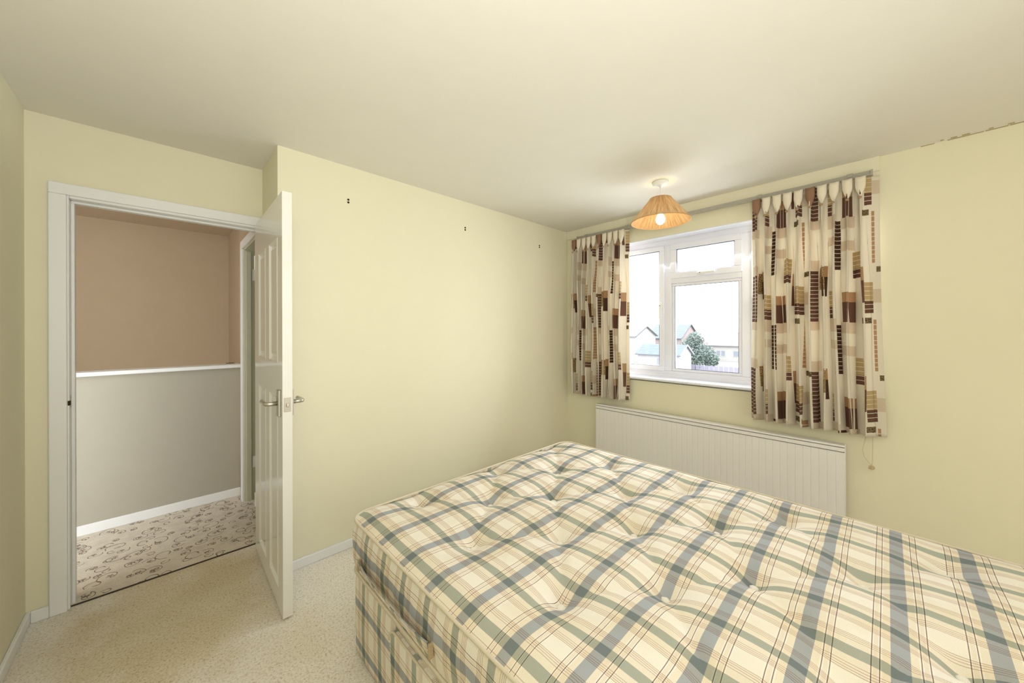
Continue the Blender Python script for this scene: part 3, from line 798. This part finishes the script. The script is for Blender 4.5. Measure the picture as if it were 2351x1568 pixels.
# ---------------------------------------------------------------- pendant lamp
LX, LY = -.573, -1.233
lamp = tag(empty('pendant_lamp', (LX, LY, H)), 'conical raffia pendant lampshade hanging lit from the ceiling', 'lamp')
obj('ceiling_rose', lathe([(0, 0), (.052, 0), (.053, -.006), (.05, -.014), (.034, -.024), (.012, -.029), (.008, -.036), (0, -.036)], 40), 'plastic', lamp, smooth=True)
obj('plaster_patch', lathe([(0, -.0005), (.095, -.0005), (.1, .001)], 40), 'batten', lamp)
obj('flex', tb([(0, 0, -.03), (0, 0, -.16)], .0032, 10), 'plastic', lamp, smooth=True)
zt_, zb_, rt_, rb_ = -.115, -.272, .068, .19
bm = bmesh.new(); uvl = bm.loops.layers.uv.new('UVMap')
NS = 420; rr_ = random.Random(4); jit = [rr_.uniform(-.0012, .0012) for _ in range(NS)]
Ls = []
for f in linsp(0, 1, 6):
    Ls.append([bm.verts.new(((rt_ + (rb_ - rt_) * f + (.0012 if i % 2 else -.0006) + jit[i]) * math.cos(2 * PI * i / NS), (rt_ + (rb_ - rt_) * f + (.0012 if i % 2 else -.0006) + jit[i]) * math.sin(2 * PI * i / NS), zt_ + (zb_ - zt_) * f)) for i in range(NS)])
for j in range(5):
    for i in range(NS):
        k = (i + 1) % NS
        f = bm.faces.new((Ls[j][i], Ls[j][k], Ls[j + 1][k], Ls[j + 1][i]))
        for l, (a, b) in zip(f.loops, ((i, j), (i + 1, j), (i + 1, j + 1), (i, j + 1))): l[uvl].uv = (a / NS * 4, b / 5)
sh = obj('shade', bm, 'raffia', lamp)
obj('shade_rim', tb([(rb_ * math.cos(2 * PI * i / 60), rb_ * math.sin(2 * PI * i / 60), zb_) for i in range(60)], .0032, 8, True), 'raffia', sh, smooth=True)
obj('shade_rim', tb([(rt_ * math.cos(2 * PI * i / 40), rt_ * math.sin(2 * PI * i / 40), zt_) for i in range(40)], .003, 8, True), 'raffia', sh, smooth=True)
bm = bmesh.new()
for k in range(3):
    a = 2 * PI * k / 3 + .4; tube(bm, [(.015 * math.cos(a), .015 * math.sin(a), -.15), (rt_ * math.cos(a), rt_ * math.sin(a), zt_)], .0016, 6)
obj('shade_carrier', bm, 'steel', sh)
obj('lamp_holder', lathe([(0, -.135), (.012, -.14), (.018, -.16), (.018, -.2), (.0145, -.205), (0, -.205)], 20), 'plastic', lamp, smooth=True)
obj('bulb', lathe([(0, -.2), (.013, -.205), (.016, -.22), (.027, -.24), (.031, -.258), (.027, -.276), (.015, -.289), (0, -.292)], 24), 'bulb', lamp, smooth=True)

# ---------------------------------------------------------------- outside
ZG = -6.2
tag(obj('ground', bx(3, 160, -60, 120, ZG - .5, ZG), 'grass'), 'pale washed out ground outside the window', 'ground', kind='structure')
tag(obj('road', bx(40, 60, -20, 70, ZG, ZG + .03), 'road'), 'pale road seen low through the window', 'road', kind='structure')
def gable_house(name, x0, x1, y0, y1, ze, zr, wall, roof, label, along='y', wins=(), pipes=()):
    r = tag(empty(name, ((x0 + x1) / 2, (y0 + y1) / 2, ZG)), label, 'house')
    cx, cy = (x0 + x1) / 2, (y0 + y1) / 2
    a, b = x0 - cx, x1 - cx; c, d = y0 - cy, y1 - cy; e = ze - ZG; g = zr - ZG
    bm = bmesh.new(); box(bm, a, b, c, d, 0, e)
    if along == 'y':
        for y in (c, d - .15):
            v = [bm.verts.new(p) for p in ((a, y, e), (b, y, e), (0, y, g - .1), (a, y + .15, e), (b, y + .15, e), (0, y + .15, g - .1))]
            bm.faces.new(v[:3]); bm.faces.new(v[3:]); bm.faces.new((v[0], v[2], v[5], v[3])); bm.faces.new((v[1], v[4], v[5], v[2]))
    obj('wall', bm, wall, r)
    bm = bmesh.new(); rows_ = 12; o = .35
    for s, X in ((-1, a - o), (1, b + o)):
        for k in range(rows_):   # tile courses stepped one over another
            f0, f1 = k / rows_, (k + 1) / rows_
            xa, xb = X * (1 - f0), X * (1 - f1); za = e - .15 + (g - e + .15) * f0; zb = e - .15 + (g - e + .15) * f1
            v = [bm.verts.new(p) for p in ((xa, c - .3, za + .07), (xa, d + .3, za + .07), (xb, d + .3, zb), (xb, c - .3, zb), (xa, c - .3, za - .05), (xa, d + .3, za - .05))]
            bm.faces.new(v[:4]); bm.faces.new((v[0], v[1], v[5], v[4]))
    obj('roof', bm, roof, r)
    obj('gutter', boxes((a - o - .15, a - o + .02, c - .3, d + .3, e - .25, e - .1)), 'ogrey', r)
    bm = bmesh.new()
    for s, X in ((-1, a - o), (1, b + o)):
        tube(bm, [(X, c - .34, e - .15), (0, c - .34, g)], .1, 6)
    obj('bargeboard', bm, 'ogrey' if name == 'house' else 'owhite', r)
    for (face, p, z0, w_, h_) in wins:
        if face == 'front':
            q = obj('window', bx(a - .08, a + .02, p - cy - w_ / 2, p - cy + w_ / 2, z0 - ZG, z0 - ZG + h_), 'owhite', r)
            for s in (-.25, .25): obj('pane', bx(a - .1, a - .05, p - cy + s * w_ - w_ * .2, p - cy + s * w_ + w_ * .2, z0 - ZG + .1, z0 - ZG + h_ - .1), 'oglass', q)
        else:
            q = obj('window', bx(p - cx - w_ / 2, p - cx + w_ / 2, c - .08, c + .02, z0 - ZG, z0 - ZG + h_), 'owhite', r)
            for s in (-.25, .25): obj('pane', bx(p - cx + s * w_ - w_ * .2, p - cx + s * w_ + w_ * .2, c - .1, c - .05, z0 - ZG + .1, z0 - ZG + h_ - .1), 'oglass', q)
    for y in pipes: obj('drainpipe', bx(a - .2, a - .05, y - cy - .08, y - cy + .08, 0, e), 'ogrey', r)
    return r
gable_house('house', 76.5, 86.5, 28.2, 35.6, -.45, 2.5, 'brick', 'tile', 'brick gabled house with a grey tiled roof seen through the window', 'y',
            (('front', 30.2, -3.0, 1.0, 1.9), ('side', 79.3, -3.0, 1.7, 1.9), ('side', 83.7, -3.0, 1.7, 1.9)), (29.2,))
gable_house('garage', 56, 61, 20.6, 27.6, -2.7, -1.2, 'render', 'tile', 'low grey roofed building in front of the brick house', 'y', (('front', 23.2, -4.6, 2.2, 1.3),), (22.2,))
gable_house('house', 64, 73, 32.2, 37.2, .1, 2.0, 'render', 'render', 'cream rendered house seen through the left window pane', 'y', (('front', 34.4, -3.2, 1.2, 1.2),), (36.2,))
gable_house('house', 92, 101, 15.5, 31, -2.4, .7, 'render', 'redtile', 'house with a pinkish red roof at the right of the view', 'y', (('front', 21, -5, 3, 1.4), ('front', 25, -5, 2, 1.4)), ())
gable_house('garage', 50, 55, 30, 34, -3.6, -2.0, 'brick', 'tile', 'small roofed outbuilding low in the left pane', 'y', (), ())
tr = tag(empty('tree', (69, 22.6, ZG)), 'leafy grey green tree standing right of the brick house', 'tree')
obj('trunk', tb([(0, 0, 0), (.1, .1, 2.2), (0, .2, 4.2)], .3, 8, rads=[.35, .28, .12]), 'bark', tr)
bm = bmesh.new(); rl = random.Random(9)
cl = [(0, 0, 3.6, 2.3), (-.6, -1.7, 2.9, 1.8), (.4, 1.3, 4.2, 1.9), (0, .2, 5.6, 1.5), (-.5, -2.9, 2.0, 1.2), (.3, 1.8, 2.4, 1.5), (-.8, -.4, 1.8, 1.8)]
for k in range(5200):
    c = rl.choice(cl); dv = Vector((rl.gauss(0, 1), rl.gauss(0, 1), rl.gauss(0, 1))).normalized() * c[3] * rl.uniform(.55, 1.05)
    p = Vector(c[:3]) + dv
    a = Vector((rl.uniform(-1, 1), rl.uniform(-1, 1), rl.uniform(-1, 1))).normalized() * .2; b = a.orthogonal().normalized() * .11
    bm.faces.new([bm.verts.new(p + q) for q in (-a, b, a, -b)])
lo = obj('foliage', bm, 'leaf', tr); lo['kind'] = 'stuff'
fe = tag(empty('fence', (62, 14, ZG)), 'mauve grey boarded fence low at the right of the view', 'fence')
for k in range(14):
    obj('fence_board' if k else 'fence_board', bx(-.05, .05, k * .72 - 3, k * .72 - 2.4, 0, 1.5 + .04 * (k % 2)), 'fence', fe)
